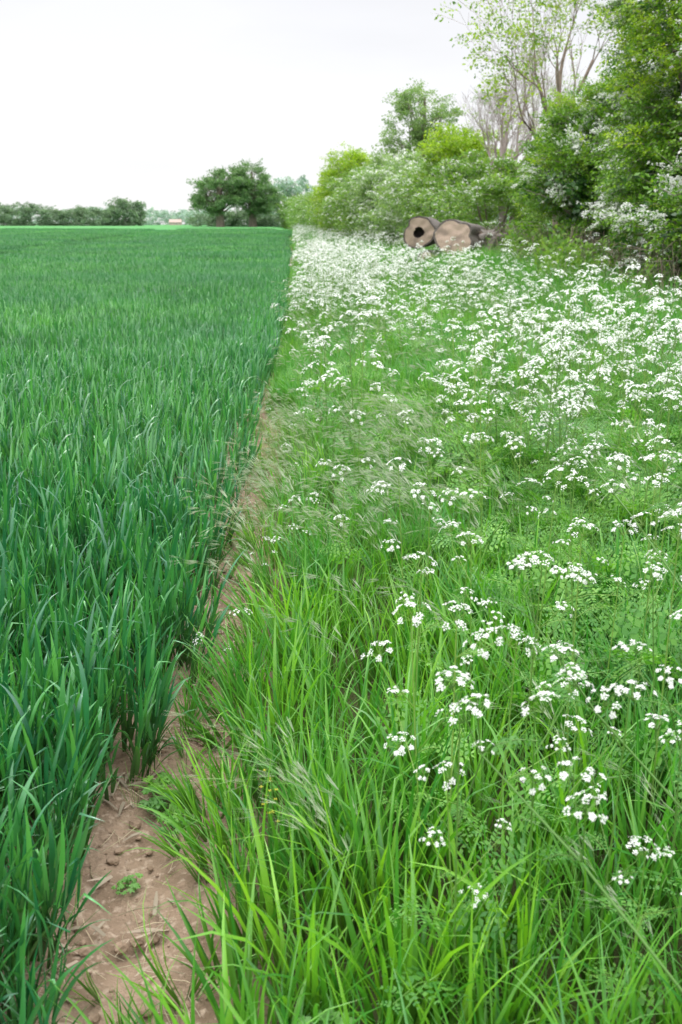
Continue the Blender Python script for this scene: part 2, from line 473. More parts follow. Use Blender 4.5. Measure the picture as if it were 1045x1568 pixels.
near=[(.295,1.64,.76,1.05),(.439,1.66,.76,.8),(.638,1.72,.75,.8),(.257,2.09,.77,1),(.362,2.10,.76,.9),(.467,1.95,.77,1.1),(.321,2.42,.78,1),(.633,2.41,.78,1),
(.687,2.32,.77,1),(.926,2.65,.78,1),(.984,3.37,.8,1),(.402,3.07,.78,1),(.56,3.06,.77,.9),(.367,3.45,.78,1),(.515,3.68,.8,1),(.19,3.88,.65,.8),(.61,1.5,.55,.8),
(.283,1.69,.6,.6),(.89,2.31,.77,.9),(.786,2.59,.8,1),(-.18,6.6,.42,.6),(-.32,3.06,.30,.6),(-.21,3.1,.36,.7),(-.01,4.0,.5,.7),(.07,4.05,.5,.7),
(.3,4.6,.75,.9),(.48,4.9,.78,.9),(-.12,3.9,.36,.5),(1.1,2.9,.85,1),(1.25,3.3,.88,1),(.85,2.95,.84,1),(.7,3.6,.84,1),(.50,2.7,.74,.8),(.95,2.0,.66,.8),
(.92,2.25,.95,1),(1.02,2.65,.98,1),(.80,1.85,.84,1),(.60,2.0,.62,1),(.75,2.75,.92,1),(-.05,5.1,.5,1),(.05,5.6,.6,1)]
inst=[(x,y,gz(x,y),0,0,U(0,6.28),h,i%10) for i,(x,y,h,s) in enumerate(near)]
for k in range(46):
    y=U(2.9,6.2); x=U(.6,2.4)
    inst.append((x,y,gz(x,y),*leanrot(U(0,6.28),U(0,.22),U(0,6)),U(.66,1.15),random.randrange(10)))
instancer('cow_parsley_near',C_p0,inst,cp,True)
inst=[]
for k in range(5200):
    y=U(3.8,22); x=U(-.05,9)
    if x>.38*y+1.0 or x<gedge(y)+.12: continue
    pn=.5+.5*mn.noise(Vector((x*.9,y*.45,2)))*2.2
    d=0
    if y>9: d=.42+.5*sm(1.8,.6,x)
    elif y>5: d=.12+.75*sm(.7,1.4,x)+.20*sm(6.5,9,y)
    else: d=.65*sm(.8,1.5,x)
    d*=sm(.25,.75,pn)*1.3
    if y>12: d*=1-.75*sm(2.6,4.4,x-.06*(y-12))
    if 7<y<16: d*=1-.65*math.exp(-((x-(1.1+.05*y))/.40)**2)
    if R()<d*.58:
        inst.append((x,y,gz(x,y),*leanrot(U(0,6.28),U(0,.25),U(0,6.28)),U(.60,1.22)*(.72+.28*sm(0,.6,x-gedge(y))),random.randrange(8)))
instancer('cow_parsley_mid',C_p1,inst,cp,True)
inst=[]
for k in range(9000):
    y=20+110*R()**1.5; x=U(.05,7.5)
    hx=float(np.interp(y,[20,30,60,100,150],[5.0,4.7,4.5,4.0,2]))
    if x>hx: continue
    pn=.5+.5*mn.noise(Vector((x*.6,y*.2,2)))*2.0
    d=sm(.2,.75,pn)*(1-.75*sm(1.4,3.2,x)*sm(60,20,y))
    if R()<d*.40: inst.append((x,y,gz(x,y),*leanrot(U(0,6.28),U(0,.2),U(0,6.28)),U(.6,1.1)*(1-.25*sm(2.5,4,x)*sm(40,28,y)),random.randrange(6)))
instancer('cow_parsley_far',C_p2,inst,cp,True)
for nm,pts in (('leaning_a',[(.85,1.05,.10),(.66,1.25,.36),(.48,1.45,.55),(.335,1.63,.66)]),
               ('leaning_b',[(1.25,2.05,.35),(1.05,2.35,.62),(.93,2.6,.82),(.83,2.9,.98)]),
               ('leaning_c',[(.95,1.55,.25),(.76,1.72,.48),(.62,1.85,.62),(.52,2.0,.76)])):
    mb=MB(); mb.tube(pts,[.0036,.003,.0025,.0018],5,0,r=.3)
    for i in (1,2,3):
        s=Vector(pts[i])
        for k in range(2):
            d=Vector((U(-.8,.5),U(-.4,.8),U(.5,1.2))).normalized(); e=s+d*U(.08,.16)
            mb.tube([s,e],[.0016,.001],3,0); umbel(mb,e+Vector((0,0,.02)),(d.x*.3,d.y*.3,1),U(.02,.036),0)
        fern(mb,s,U(0,6.28),.12,.8)
    link(mb.build('flower_stalk_'+nm,[M_pstem,M_petal,M_pleaf]),cp)
pr=[]
for i in range(4):
    mb=MB()
    for k in range(5): fern(mb,(U(-.02,.02),U(-.02,.02),0),k*1.3+U(-.3,.3),U(.2,.34),U(.25,.7))
    pr.append(mb.build('f',[M_pstem,M_petal,M_pleaf]))
C_f=proto_coll('parsley_foliage',pr)
inst=[]
for k in range(520):
    y=U(2.6,9); x=U(.6,.38*y+1)
    if R()>sm(.3,1.5,x): continue
    inst.append((x,y,gz(x,y)+U(.02,.22),*leanrot(U(0,6),U(0,.3),U(0,6)),U(.7,1.1),random.randrange(4)))
instancer('basal_foliage',C_f,inst,cp,True)

# ------------------------------------------------------------------ brome grass
def brome():
    mb=MB()
    for s in range(2):
        az=U(-.5,.5); x,y,z=U(-.03,.03),U(-.03,.03),0; th=U(.0,.2); pts=[]; rr=[]
        L=U(.55,.74)
        for i in range(8):
            q=i/7; pts.append((x,y,z)); rr.append(.0013-.0007*q)
            t2=th+1.7*q**2.6
            x+=math.sin(t2)*math.cos(az)*L/7; y+=math.sin(t2)*math.sin(az)*L/7; z+=math.cos(t2)*L/7
        mb.tube(pts,rr,3,1,r=R())
        for k in range(10):
            i=random.randint(4,7); c=Vector(pts[i]); dr=(Vector(pts[i])-Vector(pts[i-1])).normalized()
            d=(dr+Vector((U(-.4,.4),U(-.4,.4),U(-.5,.2)))).normalized(); e=c+d*U(.03,.06)
            w,_=perp(d); w=w*.0005; mb.poly([c-w,c+w,e+w,e-w],1,1,R())
            d2=(d+Vector((.35,0,-.3))).normalized()
            for a in range(6):
                d3=(d2+Vector((U(-.16,.16),U(-.16,.16),U(-.16,.16)))).normalized()
                w,_=perp(d3); w=w*.0011; f=e+d3*U(.035,.06)
                mb.poly([e-w,e+w,f+w*.3,f-w*.3],0,1,R())
    return mb.build('b',[M_brome,M_bstem])
C_b=proto_coll('brome_plants',[brome() for i in range(7)])
inst=[]
for k in range(1300):
    y=U(3.4,9.5); x=U(-.2,2.6)
    if x<gedge(y)+.05: continue
    pn=.5+.5*mn.noise(Vector((x*1.8,y*1.0,7)))*2.2
    d=math.exp(-((y-5.4)/1.8)**2)*(1-.85*sm(.6,1.5,x))*sm(.3,.75,pn)
    if R()<d*.85: inst.append((x,y,gz(x,y)-.02,*leanrot(math.pi+U(-.5,.5),U(0,.2),math.pi),U(.8,1.1)*(.75+.25*sm(0,.5,x)),random.randrange(7)))
for (x,y) in ((.10,1.95),(.16,2.0),(.02,2.1),(.13,1.9),(.06,2.05),(.75,2.4),(.6,2.9),(.3,3.3),(.9,1.9),(-.15,4.2),(-.16,4.5),(-.1,4.4),(-.2,4.3),(.05,4.8),(1.0,2.8),(.2,2.9),(.7,1.6)):
    inst.append((x,y,gz(x,y)-.05,*leanrot(math.pi+U(-.8,.8),U(0,.1),math.pi),U(.8,.92),random.randrange(7)))
for k in range(160):
    y=U(8,20); x=U(.1,.3*y); inst.append((x,y,gz(x,y),*leanrot(math.pi+U(-1,1),U(0,.2),math.pi),U(.9,1.15),random.randrange(7)))
instancer('brome_grass',C_b,inst,None,True)

# ------------------------------------------------------------------ weeds, straw, clods
def lobed(mb,p,az,L,tilt,mat=0):
    p=Vector(p); ca,sa=math.cos(az),math.sin(az)
    th=tilt; dr=Vector((math.sin(th)*ca,math.sin(th)*sa,math.cos(th))); c=p+dr*L*.8
    mb.tube([p,p+dr*L*.45,c],[.0016,.0013,.001],3,mat,r=.3)
    out=Vector((ca,sa,-.15)).normalized(); side=Vector((-sa,ca,0)); r=R()
    for k in range(5):
        a=(k-2)*.62; d=(out*math.cos(a)+side*math.sin(a)).normalized(); l=L*.62*(1-.10*abs(k-2))
        wv=Vector((-d.y,d.x,0)).normalized()*l*.26
        z=Vector((0,0,U(.0,.012)))
        mb.poly([c,c+d*l*.35-wv*.9+z,c+d*l*.55-wv*.6,c+d*l*.72-wv*.8+z,c+d*l,c+d*l*.72+wv*.8+z,c+d*l*.55+wv*.6,c+d*l*.35+wv*.9+z],mat,1,r)
def rosette(n,L):
    mb=MB()
    for i in range(n): lobed(mb,(U(-.02,.02),U(-.02,.02),0),i*2.4+U(-.3,.3),U(.5,1)*L,U(.3,1.2))
    return mb.build('r',[M_weed])
C_r=proto_coll('weed_rosettes',[rosette(8,.045),rosette(10,.05),rosette(7,.04),rosette(14,.06)])
inst=[]
for (x,y,s) in ((-.40,2.5,1.0),(-.35,2.42,1.1),(-.44,2.15,.5),(-.38,2.62,.8),(-.36,3.5,.5),(-.30,4.4,.6)):
    for q in range(2): inst.append((x+U(-.03,.03),y+U(-.03,.03),gz(x,y),0,0,U(0,6.28),s,random.randrange(4)))
for (x,y) in ((.08,1.42),(.03,1.46),(.13,1.40),(.78,1.35),(.84,1.45),(.9,1.5)):
    inst.append((x,y,U(.10,.20),*leanrot(U(0,6),.2,U(3,5)),1.1,3))
instancer('broadleaf_weeds',C_r,inst)
pr=[]
for i in range(5):
    mb=MB(); l=U(.02,.05); mb.tube([(-l,0,0),(0,U(-.006,.006),.003),(l,0,.001)],[.0011,.0013,.001],3,0,r=R()); pr.append(mb.build('s',[M_straw]))
for i in range(3):
    mb=MB(); l=U(.02,.04); w=.004; mb.poly([(-l,-w,0),(0,-w*1.2,.006),(l,-w*.4,.001),(l,w*.4,.001),(0,w*1.1,.004),(-l,w,0)],0,0,R()); pr.append(mb.build('s',[M_dry]))
C_s=proto_coll('straw_bits',pr)
inst=[]
for k in range(1500):
    y=1.3+6*R()**1.3; x=U(wedge(y)-.12,gedge(y)+.1)
    if mn.noise(Vector((x*6,y*6,1)))<-.05: continue
    inst.append((x,y,gz(x,y)+U(.004,.018),U(-.2,.2),U(-.2,.2),U(0,6.28),U(.4,1.3),random.randrange(8)))
instancer('straw_litter',C_s,inst,None,True)
M_clod=simple('soil_clod',(.34,.24,.17),(.22,.15,.10),30,.95,.5,80)
pr=[]
import bmesh
for i in range(4):
    bm=bmesh.new(); bmesh.ops.create_icosphere(bm,subdivisions=2,radius=.012)
    for v in bm.verts:
        v.co*=1+.5*mn.noise(v.co*70+Vector((i*9,0,0))); v.co.z*=.6
    me=bpy.data.meshes.new('c'); bm.to_mesh(me); bm.free(); me.materials.append(M_clod); pr.append(bpy.data.objects.new('c',me))
C_c=proto_coll('clods',pr)
inst=[]
for k in range(1200):
    y=1.3+6*R()**1.3; x=U(wedge(y)-.15,gedge(y)+.1); inst.append((x,y,gz(x,y)+.002,0,0,U(0,6.28),.25+1.3*R()**4,random.randrange(4)))
instancer('soil_clods',C_c,inst)
mb=MB()
for k in range(2):
    bx,by=-.09+U(-.03,.03),2.0+U(-.03,.03); tx,ty=bx+U(-.03,.05),by+U(-.03,.03); h=U(.36,.44)
    mb.tube([(bx,by,0),((bx+tx)/2,by,.22),(tx,ty,h)],[.0022,.002,.0012],4,0)
    for j in range(7):
        a=j*2.4; z=h-.12+.12*j/7; c=Vector((tx+.012*math.cos(a),ty+.012*math.sin(a),z)); mb.tube([(tx,ty,z-.01),c],[.0006,.0005],3,0)
        for q in range(4):
            w=q*1.57+a; mb.poly([c,c+Vector((math.cos(w-.4),math.sin(w-.4),.3))*.004,c+Vector((math.cos(w),math.sin(w),.3))*.005,c+Vector((math.cos(w+.4),math.sin(w+.4),.3))*.004],1,1,R())
link(mb.build('yellow_wildflower',[M_pstem,M_yel]))

# ------------------------------------------------------------------ foliage sprigs
def sprig(n,leaf,mat,L=.38,rad=.10,blossom=0,lw=.5,bs=1.0):
    mb=MB()
    mb.tube([(0,0,0),(L*.95,0,0)],[.004,.0015],3,1)
    for k in range(n):
        x=L*U(.05,1.05); rr=rad*(1.1-.6*x/L); a=U(0,6.28); q=rr*math.sqrt(R())
        c=Vector((x,q*math.cos(a),q*math.sin(a)*.7))
        nrm=Vector((U(-.7,.7),U(-.7,.7),U(.1,1.1))).normalized()
        d=Vector((U(.0,1),math.cos(a)*U(.2,1),U(-.6,.5)+.3*math.sin(a))); d=(d-nrm*d.dot(nrm)).normalized(); w=nrm.cross(d)
        l=leaf*U(.65,1.2)
        mb.poly([c,c+d*l*.5+w*l*lw*.5,c+d*l,c+d*l*.5-w*l*lw*.5],0,1,R())
    for k in range(blossom):
        c=Vector((L*U(.1,1.05),U(-.6,.6)*rad,rad*U(.1,.7)))
        for j in range(9):
            p=c+Vector((U(-1,1),U(-1,1),U(-.4,.8)))*.034*bs
            nrm=Vector((U(-.6,.6),U(-.6,.6),1)).normalized(); g,h=perp(nrm); s=U(.011,.018)*bs
            mb.poly([p+g*s,p+h*s,p-g*s,p-h*s],2,1,R())
    return mb.build('sp',[mat,M_twig,M_petal])
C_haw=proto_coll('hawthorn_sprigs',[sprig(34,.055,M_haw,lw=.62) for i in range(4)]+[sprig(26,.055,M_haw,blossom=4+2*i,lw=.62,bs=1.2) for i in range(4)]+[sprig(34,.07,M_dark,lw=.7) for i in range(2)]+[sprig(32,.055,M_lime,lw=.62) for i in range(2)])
def cset(nm,mat,n=26,leaf=.08,bl=0):
    return proto_coll(nm,[sprig(n,leaf,mat,L=.42,rad=.15,lw=.62) for i in range(3)]+[sprig(n,leaf,mat,L=.42,rad=.15,blossom=bl,lw=.62) for i in range(2)])
C_lime=cset('lime_sprigs',M_lime); C_mid=cset('mid_sprigs',M_mid,bl=3); C_pale=cset('pale_sprigs',M_pale,bl=8)
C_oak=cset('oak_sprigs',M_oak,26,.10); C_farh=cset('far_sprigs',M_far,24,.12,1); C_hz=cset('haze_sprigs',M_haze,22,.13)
def inlobe(p,l,k=1): return ((p[0]-l[0])/l[3])**2+((p[1]-l[1])/l[4])**2+((p[2]-l[2])/l[5])**2<k
def crown(lobes,boughs,per,br,sz,idxf,droop=.15,fill=.15,zmin=.1,core=None):
    lobes=[(l[0],l[1],l[2]+G(l[1]),l[3],l[4],l[5]) for l in lobes]; zmin+=G(lobes[0][1])
    inst=[];cent=[]
    W=[l[3]*l[5]+l[4]*l[5] for l in lobes]; tot=sum(W)
    for l,w in zip(lobes,W):
        nb=max(3,int(boughs*w/tot))
        for b in range(nb):
            for _ in range(8):
                d=Vector((random.gauss(0,1),random.gauss(0,1),random.gauss(.15,1))).normalized()
                k=U(.75,1.10) if R()>fill else U(.3,.68)
                c=(l[0]+d.x*l[3]*k,l[1]+d.y*l[4]*k,l[2]+d.z*l[5]*k)
                if c[2]<zmin: continue
                if not any(inlobe(c,o,.55) for o in lobes if o is not l): break
            else: continue
            inner=(k<.7 and core is not None)  # inner boughs get mostly dark leaves, crown shade put into their colour
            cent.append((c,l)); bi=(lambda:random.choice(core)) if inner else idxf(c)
            rb=br*U(.6,1.3)*(1.7 if inner else 1); az=math.atan2(d.y,d.x)
            for s in range(int(per*U(.6,1.4))):
                g=Vector((random.gauss(0,.5),random.gauss(0,.5),random.gauss(0,.32)))*rb
                a2=az+U(-1,1)
                p=(c[0]+g.x,c[1]+g.y,c[2]+g.z)
                if p[2]<0.05: continue
                inst.append((*p,U(-.5,.5),droop+U(-.5,.4)-.35*max(0,d.z),a2,sz*U(.7,1.25)*(1.4 if inner else 1),bi() ))
    return inst,cent
def limbs(mb,base,cent,r0,top=None,frac=.5,lean=(0,0)):
    bx,by,bz=base; bz+=G(by); zt=top+G(by)
    tp=[Vector((bx,by,bz-.2)),Vector((bx+lean[0]*.3,by+lean[1]*.3,bz+(zt-bz)*.33)),Vector((bx+lean[0]*.8,by+lean[1]*.8,bz+(zt-bz)*.66)),Vector((bx+lean[0],by+lean[1],zt))]
    mb.tube(tp,[r0*1.3,r0,r0*.7,r0*.25],9,0)
    for c,l in cent:
        if R()>frac: continue
        c=Vector(c); f=U(.25,.85); s=tp[0].lerp(tp[3],f)
        if c.z<s.z: s=tp[0].lerp(tp[3],.25)
        m1=s.lerp(c,.4)+Vector((U(-.2,.2),U(-.2,.2),U(.0,.25)))*(c-s).length*.4
        rr=r0*U(.12,.32)
        mb.tube([s,m1,s.lerp(c,.75)+Vector((0,0,.05)),c],[rr,rr*.75,rr*.45,rr*.15],5,0)
def tree(name,lobes,boughs,per,br,sz,coll,idxf,base,r0,top,bark=None,frac=.5,lean=(0,0),real=False,**k):
    inst,cent=crown(lobes,boughs,per,br,sz,idxf,**k)
    mb=MB(); limbs(mb,base,cent,r0,top,frac,lean)
    w=link(mb.build(name,[bark or M_bark])); instancer('foliage',coll,inst,w,real); return w
ri=lambda a,b:(lambda c:(lambda:random.randint(a,b)))

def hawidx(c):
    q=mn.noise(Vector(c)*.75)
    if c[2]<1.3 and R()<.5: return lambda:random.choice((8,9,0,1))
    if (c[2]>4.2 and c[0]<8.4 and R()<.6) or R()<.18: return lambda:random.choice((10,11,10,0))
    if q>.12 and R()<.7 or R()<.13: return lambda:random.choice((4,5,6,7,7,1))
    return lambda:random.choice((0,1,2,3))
lob=[(8.5,19.5,2.6,2.3,2.4,2.9),(7.9,20.0,4.9,1.6,1.8,2.4),(9.0,20.0,6.6,2.3,2.2,2.8),(7.0,18.6,1.7,1.1,1.2,1.6),(6.7,16.2,1.1,1.1,1.5,1.2),(7.6,15.6,1.9,1.3,1.7,2.1),(8.0,16.2,4.2,1.5,1.7,2.2),(10.5,18.5,3,2.2,2.6,3.4)]
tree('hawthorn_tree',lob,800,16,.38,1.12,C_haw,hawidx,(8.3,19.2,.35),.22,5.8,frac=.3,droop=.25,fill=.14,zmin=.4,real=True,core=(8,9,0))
lob=[(6.5,23.5,1.9,1.1,1.5,1.7),(6.8,24.5,3.0,.85,1.2,1.3),(7.8,24.0,2.8,1.2,1.5,2.2)]
tree('hawthorn_tree',lob,240,15,.34,1.1,C_haw,hawidx,(7.0,24,.35),.14,3.8,frac=.4,droop=.2,zmin=.5,real=True,fill=.14,core=(8,9,0))
lob=[(8.8,27.5,2.4,1.6,2,2.2),(9.0,31.5,2.0,1.6,2.2,2.0)]
tree('hawthorn_tree',lob,160,15,.5,1.2,C_haw,hawidx,(8.8,28.5,.35),.14,3.6,frac=.4,droop=.2,zmin=.5,real=True)
hd=empty('hedgerow')
def seg(coll,lobes,boughs,per,br,sz,**k):
    i,c=crown(lobes,boughs,per,br,sz,lambda c:(lambda:random.randrange(5)),**k); instancer('hedge_bushes',coll,i,hd,True)
    mb=MB()
    for l in lobes:
        g=G(l[1])
        for q in range(5):
            a=U(0,6.28); mb.tube([(l[0]+U(-.3,.3),l[1]+U(-.3,.3),.2+g),(l[0]+.3*l[3]*math.cos(a),l[1]+.3*l[4]*math.sin(a),l[2]*.7+g),(l[0]+.7*l[3]*math.cos(a),l[1]+.7*l[4]*math.sin(a),l[2]+.5*l[5]+g)],[.07,.05,.015],5,0)
    link(mb.build('hedge_stems',[M_bark]),hd)
seg(C_mid,[(7.2,37,1.8,1.4,2.4,1.6),(6.9,41,2.1,1.4,2.6,1.8),(6.7,46,2.3,1.5,3,2.0)],190,15,.45,1.4)
seg(C_pale,[(6.4,51,2.2,1.5,3,2.1),(6.2,57,2.6,1.7,3.2,2.4),(6.0,63,2.8,1.7,3.4,2.5)],200,15,.55,1.6)
seg(C_mid,[(5.6,69,2.4,1.9,3.6,2.3),(5.2,76,2.6,1.9,4,2.5),(4.9,84,2.6,2.0,4,2.4)],200,14,.65,1.8)
seg(C_mid,[(4.3,98,2.4,2.1,5,2.5),(3.6,108,2.0,2.1,6,2.1),(2.9,120,1.9,2.2,7,2.1),(2.1,134,1.9,2.3,7,2.2),(1.2,150,1.8,2.4,7,2.2)],280,13,.9,2.0)
tree('field_maple_tree',[(7.6,45,3.4,1.3,1.6,1.9),(7.0,44.5,4.3,.8,1.2,1.0)],85,14,.42,1.3,C_lime,ri(0,4),(7.6,45,.3),.14,5,frac=.5,real=True)
tree('hazel_tree',[(7.2,72,3.6,1.7,2.4,2.1),(6.2,70,3.2,1.4,2,1.7)],120,14,.65,1.6,C_pale,ri(0,4),(6.8,71,.3),.16,4.5,frac=.5,real=True)
tree('elder_tree',[(4.9,92,4.6,1.7,2.6,2.5),(3.8,92,3.2,1.3,2.2,2.2),(6.2,90,4.2,1.4,2.2,2.2)],150,14,.7,1.9,C_lime,lambda c:(lambda:random.randrange(5)),(4.9,92,.3),.2,6,frac=.5,real=True)
tree('ash_tree',[(9.4,75,9.4,1.5,1.8,1.7),(8.2,75,7.8,1.3,1.6,1.2),(10.7,75,7.9,1.5,1.6,1.4),(9.6,75.5,6.2,2.4,2,1.5)],75,12,.65,1.8,C_pale,ri(0,2),(9.4,75,.3),.3,10,frac=.9,fill=.1,real=True)
tree('oak_tree',[(-11.0,150,4.7,2.5,2.6,2.0),(-9.4,151,6.6,2.3,2.8,1.7),(-12.6,150,3.4,1.2,1.8,1.4),(-8.6,150,4.0,1.3,1.8,1.3)],105,13,.8,2.2,C_oak,ri(0,4),(-10.4,150,.3),.5,8,frac=.7,fill=.08,zmin=1.9,real=True)
tree('oak_tree',[(-5.3,152,4.8,2.4,2.6,2.2),(-6.4,153,7.0,2.1,2.6,1.7),(-3.4,151,3.6,1.4,1.8,1.7)],100,13,.8,2.2,C_oak,ri(0,4),(-5.8,152,.3),.5,8,frac=.7,fill=.08,zmin=1.7,real=True)
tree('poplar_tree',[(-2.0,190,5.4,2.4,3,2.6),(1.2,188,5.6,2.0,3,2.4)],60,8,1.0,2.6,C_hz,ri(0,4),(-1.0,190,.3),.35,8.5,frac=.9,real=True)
hd2=empty('field_boundary_hedge')
lobs=[]
x=-92
while x<-27.5:
    h=U(1.3,1.9); lobs.append((x,190+U(-2,2),h,U(2.0,3.6),3,h+U(-.1,.5))); x+=U(2.6,4.2)
lobs.append((-29.3,188,2.4,2.0,3,2.2)); lobs.append((-30.6,188,3.0,1.5,3,1.6))
i,c=crown(lobs,800,8,.8,2.2,lambda c:(lambda:random.randrange(5))); instancer('hedge_bushes',C_farh,i,hd2,True)
lobs=[(xx,160+U(-1,1),.9,1.6,2,U(.9,1.7)) for xx in np.arange(-13.5,2,1.9)]
i,c=crown(lobs,200,8,.7,1.9,lambda c:(lambda:random.randrange(5))); instancer('hedge_bushes',C_farh,i,hd2,True)
lobs=[]
x=-420
while x<420:
    lobs.append((x,560+U(-15,15),U(2.5,4.0),U(8,15),10,U(3.5,5.5))); x+=U(8,14)
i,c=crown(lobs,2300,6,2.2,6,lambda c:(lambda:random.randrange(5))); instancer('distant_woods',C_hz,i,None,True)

# ------------------------------------------------------------------ bare trees
def branch(mb,p,d,L,r,depth,tips,spread=.6,up=.12,nch=3,sides=6):
    pts=[p.copy()];rr=[r]; q=p.copy(); dd=d.copy(); n=5
    for i in range(n):
        dd=(dd+Vector((U(-1,1),U(-1,1),U(-1,1)))*.2+Vector((0,0,up))).normalized(); q=q+dd*L/n; pts.append(q.copy()); rr.append(max(.004,r*(1-.5*(i+1)/n)))
    mb.tube(pts,rr,max(3,sides),0)
    if depth==0: tips.append((q,dd)); return
    if depth<=2: tips.append((pts[3],dd))
    for c in range(nch):
        i=random.randint(2,5) if c else 5; s=pts[i]
        a=dd.orthogonal().normalized(); a.rotate(Matrix.Rotation(U(0,6.28),3,dd))
        nd=(dd+a*spread*U(.5,1.4)).normalized()
        branch(mb,s,nd,L*U(.6,.82),rr[i]*U(.5,.7),depth-1,tips,spread,up,nch,sides-1)
def baretree(name,base,H,r,depth,nch,bark,coll,leafp,sz,dirs,seed,spread=.6,L1=.3):
    random.seed(seed); mb=MB(); tips=[]
    p=Vector(base); pts=[p,p+Vector((.05,0,H*.2)),p+Vector((-.05,.05,H*.4))]
    mb.tube(pts,[r*1.2,r,r*.85],9,0)
    for (f,d) in dirs:
        s=pts[0].lerp(pts[2],f); branch(mb,s,Vector(d).normalized(),H*L1,r*.55,depth,tips,spread,.08,nch)
    w=link(mb.build(name,[bark])); inst=[]
    for q,d in tips:
        if R()<leafp: inst.append((*q,U(-.5,.5),U(-.4,.6),math.atan2(d.y,d.x),sz*U(.6,1.1),random.randrange(3)))
    if inst: instancer('foliage',coll,inst,w,True)
C_sp=proto_coll('sparse_sprigs',[sprig(18,.075,M_lime,L=.4,rad=.18,lw=.6) for i in range(2)]+[sprig(18,.075,M_mid,L=.4,rad=.2,lw=.6)])
baretree('young_ash_tree',(7.7,30,.35),10.0,.14,4,3,M_barkp,C_sp,.8,1.5,[(.85,(-.45,.1,.9)),(1,(.1,.2,1)),(.95,(.5,-.2,.8)),(.6,(-.5,-.3,.7))],11,.5,.21)
baretree('bare_elm_tree',(7.7,38,.35),8.2,.15,4,4,M_twig,C_sp,.05,.8,[(.7,(-.5,.1,.8)),(1,(.0,.2,1)),(.9,(.5,-.2,.8)),(.5,(-.2,-.5,.9)),(.8,(.1,.6,.8))],5,.6,.2)
baretree('bare_elm_tree',(9.9,46,.35),9.5,.12,4,4,M_twig,C_sp,.1,.9,[(.7,(-.5,.1,.8)),(1,(.0,.2,1)),(.9,(.5,-.2,.8))],6,.5,.2)
random.seed(99)
mb=MB()
for k in range(1100):
    y=U(14,27); x=float(np.interp(y,[14,16,18,22,27],[5.6,5.4,5.7,5.4,5.6]))+U(-.3,1.0)
    if R()<.3: y=U(27,36); x=U(5.2,7.0)
    a=U(0,6.28); L=U(.4,1.1); h=U(.4,1.2); z=gz(x,y)
    mb.tube([(x,y,z),(x+.4*L*math.cos(a),y+.4*L*math.sin(a),z+h),(x+L*math.cos(a),y+L*math.sin(a),z+h*U(.4,1.1))],[.006,.005,.003],3,0,r=R())
link(mb.build('bramble_thicket',[M_dry]))
inst=[]
for k in range(160):
    y=U(17,28); x=float(np.interp(y,[17,20,28],[4.8,5.1,6.0]))+U(-.5,.5); inst.append((x,y,gz(x,y)+U(.2,.6),U(-.4,.4),-1.3+U(-.3,.3),U(0,6.28),U(.8,1.3),random.randrange(3)))
instancer('nettle_patch',C_mid,inst,None,True)

# ------------------------------------------------------------------ log pile
def logmats():
    m,nt=newmat('cut_wood'); L=nt.links
    out=N(nt,'ShaderNodeOutputMaterial'); p=N(nt,'ShaderNodeBsdfPrincipled'); L.new(p.outputs[0],out.inputs[0])
    tc=N(nt,'ShaderNodeTexCoord'); mp=N(nt,'ShaderNodeMapping'); mp.inputs['Scale'].default_value=(0,1,1); L.new(tc.outputs['Object'],mp.inputs[0])
    w=N(nt,'ShaderNodeTexWave',wave_type='RINGS',rings_direction='SPHERICAL'); w.inputs['Scale'].default_value=7; w.inputs['Distortion'].default_value=2; L.new(mp.outputs[0],w.inputs[0])
    c=mixc(nt,w.outputs['Fac'],(.38,.27,.21),(.52,.40,.32))
    c=mixc(nt,maprange(nt,noise(nt,mp.outputs[0],3.0,5),.52,.64,0,.7),c,(.24,.18,.15))
    L.new(c,p.inputs['Base Color']); p.inputs['Roughness'].default_value=.9
    return m
M_cut=logmats(); M_lbark=simple('log_bark',(.17,.145,.13),(.08,.068,.06),20,.95,1.0,30)
M_root=simple('weathered_root',(.34,.30,.28),(.18,.155,.14),10,.95,1.0,30)
M_hol=simple('hollow_wood',(.06,.045,.04),(.03,.025,.02),20,.95)
lp=empty('log_pile')
